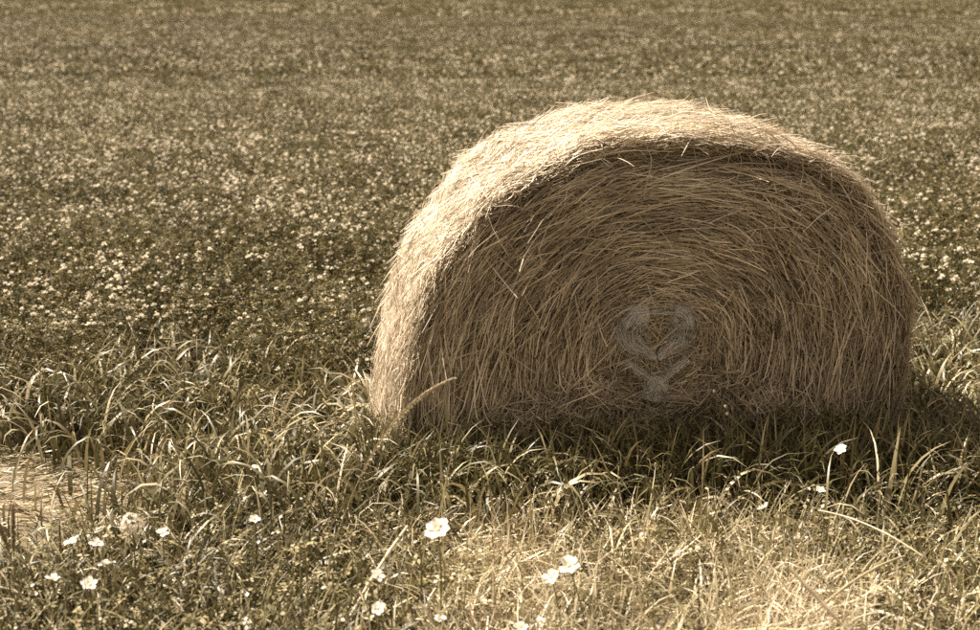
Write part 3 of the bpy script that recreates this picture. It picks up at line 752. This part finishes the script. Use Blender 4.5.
# tall grass stem with a furry spike arching in front of the bale's left foot
def spike(base, mid_, tip, frac, label, name="grass_spike"):
    f = empty(name, (base[0], base[1], 0)); tag(f, label, "grass stalk")
    b, m_, t = (np.array(p, float) - np.array([base[0], base[1], 0]) for p in (base, mid_, tip))
    s = np.linspace(0, 1, 30)[:, None]
    P = (1 - s) ** 2 * b + 2 * s * (1 - s) * m_ + s ** 2 * t
    k = int(30 * frac)
    link("stem", make_mesh("stem", *tubes(P[None, :k + 2], np.full((1, k + 2), 0.0016), np.array([0.9]), 5)[:2], M_grass, tone=np.full((k + 2) * 5, 0.72)), f)
    Ps = P[k:]; m = len(Ps)
    N2 = 900
    a = rng.uniform(0, m - 1.001, N2); i0 = a.astype(int); c = Ps[i0] * (1 - (a - i0))[:, None] + Ps[i0 + 1] * (a - i0)[:, None]
    dd = Ps[np.minimum(i0 + 1, m - 1)] - Ps[i0]; dd /= np.linalg.norm(dd, axis=1, keepdims=True)
    o_ = np.cross(dd, rng.normal(0, 1, (N2, 3))); o_ /= np.linalg.norm(o_, axis=1, keepdims=True)
    env = np.sin(np.clip(a / (m - 1) * 0.92 + 0.08, 0, 1) * math.pi) ** 0.4
    e = c + o_ * (0.0075 * env)[:, None] + dd * 0.006
    PP = np.stack([c, 0.5 * (c + e) + o_ * 0.0008, e], 1)
    sd = np.cross(o_, dd)[:, None] * np.ones((1, 3, 1))
    V, Q, T = ribbons(PP, sd, np.array([[0.0016, 0.0024, 0.0006]]) * np.ones((N2, 1)), rng.uniform(0.8, 1.0, N2))
    h = link("seed_spike", make_mesh("seed_spike", V, Q, M_grass, tone=T), f); h["kind"] = "stuff"
    return f
spike((-0.47, 3.42, 0), (-0.35, 3.44, 0.56), (-0.094, 3.46, 0.655), 0.42, "arching grass stalk with furry seed spike before the bale's left side")
spike((-1.235, 3.30, 0), (-1.245, 3.30, 0.2), (-1.23, 3.30, 0.36), 0.62, "upright dark grass spike in front of the bare soil")
spike((-1.225, 3.32, 0), (-1.24, 3.32, 0.2), (-1.29, 3.32, 0.33), 0.62, "leaning grass spike beside the upright one near the bare soil")

# weed with small round buds on a long slanting stem, right of the bale's middle
wd = empty("budding_weed", (1.03, 3.93, 0)); tag(wd, "thin slanting weed with tiny pale buds before the bale's shaded foot", "weed")
def ball_mesh(r):
    V, na = [], 8
    for k in range(1, 5):
        ph = math.pi * k / 5
        for a in range(na): V.append((r * math.sin(ph) * math.cos(a * 6.2832 / na), r * math.sin(ph) * math.sin(a * 6.2832 / na), r * math.cos(ph) * 1.15))
    Q = [(i * na + j, (i + 1) * na + j, (i + 1) * na + (j + 1) % na, i * na + (j + 1) % na) for i in range(3) for j in range(na)]
    V += [(0, 0, r * 1.15), (0, 0, -r * 1.15)]
    Q += [(len(V) - 2, j, (j + 1) % na, (j + 1) % na) for j in range(0)]
    return make_mesh("bud", np.array(V), np.array(Q), M_petal, tone=np.full(len(V), 0.6))
bud = ball_mesh(0.0048)
link("stem", stem_mesh((0, 0, 0), (-0.293, 0.117, 0.37), 0.002, 0.0012, (0.02, 0, 0.02), mat=M_grass, tone=0.68, m=10), wd)
for (bx, by, bz) in ((-0.322, 0.20, 0.42), (-0.302, 0.104, 0.40), (-0.293, 0.117, 0.372), (-0.165, 0.181, 0.22)):
    b_ = link("bud", bud, wd, (bx, by, bz))
    link("twig", stem_mesh((bx, by, bz), (-0.27 if bz > 0.3 else -0.10, 0.108 if bz > 0.3 else 0.04, 0.345 if bz > 0.3 else 0.13), 0.0008, 0.001, (0, 0, 0.004), mat=M_grass, tone=0.6, m=4, sides=3), wd)

def stalk(p0, p1, r, label, bow=(0, 0, 0.01), tone=0.95):
    b = np.array([p0[0], p0[1], 0.0])
    a, c = np.array(p0, float) - b, np.array(p1, float) - b
    s = np.linspace(0, 1, 13)[:, None]
    P = a * (1 - s) + c * s + np.array(bow) * (4 * s * (1 - s))
    rad = r * np.array([1, 1, 1, 1.02, 1.45, 1, .97, .95, 1.35, .9, .85, .8, .7])        # swollen joints
    V, Q, T = tubes(P[None], rad[None], np.array([tone]), 6)
    o = link("dry_stalk", make_mesh("dry_stalk", V, Q, M_grass, tone=T), loc=tuple(b))
    tag(o, label, "stalk", "dry stalks in the front grass")
stalk((-0.352, 3.15, 0.12), (-0.222, 3.43, 0.25), 0.0046, "thick pale dry stalk leaning up beside two small white flowers")
stalk((0.72, 3.05, 0.30), (0.86, 2.98, 0.16), 0.0042, "pale broken stalk slanting down at the bottom right", (0, 0, 0))
stalk((0.93, 3.62, 0.22), (1.14, 3.35, 0.20), 0.0023, "dry stalk sloping down to the right in the right-hand grass", (0, 0, 0.02))
stalk((0.80, 3.08, 0.17), (1.08, 3.30, 0.22), 0.0036, "long dry stalk lying flat towards the right edge", (0, 0, 0.02), 0.8)
stalk((1.18, 3.70, 0.0), (1.16, 3.55, 0.42), 0.0022, "thin dark upright stem near the right edge", (0, 0, 0), 0.25)
stalk((-0.62, 3.05, 0.07), (-0.36, 2.92, 0.10), 0.0038, "pale stalk lying low near the bottom edge left of centre", (0, 0, 0.03), 0.85)
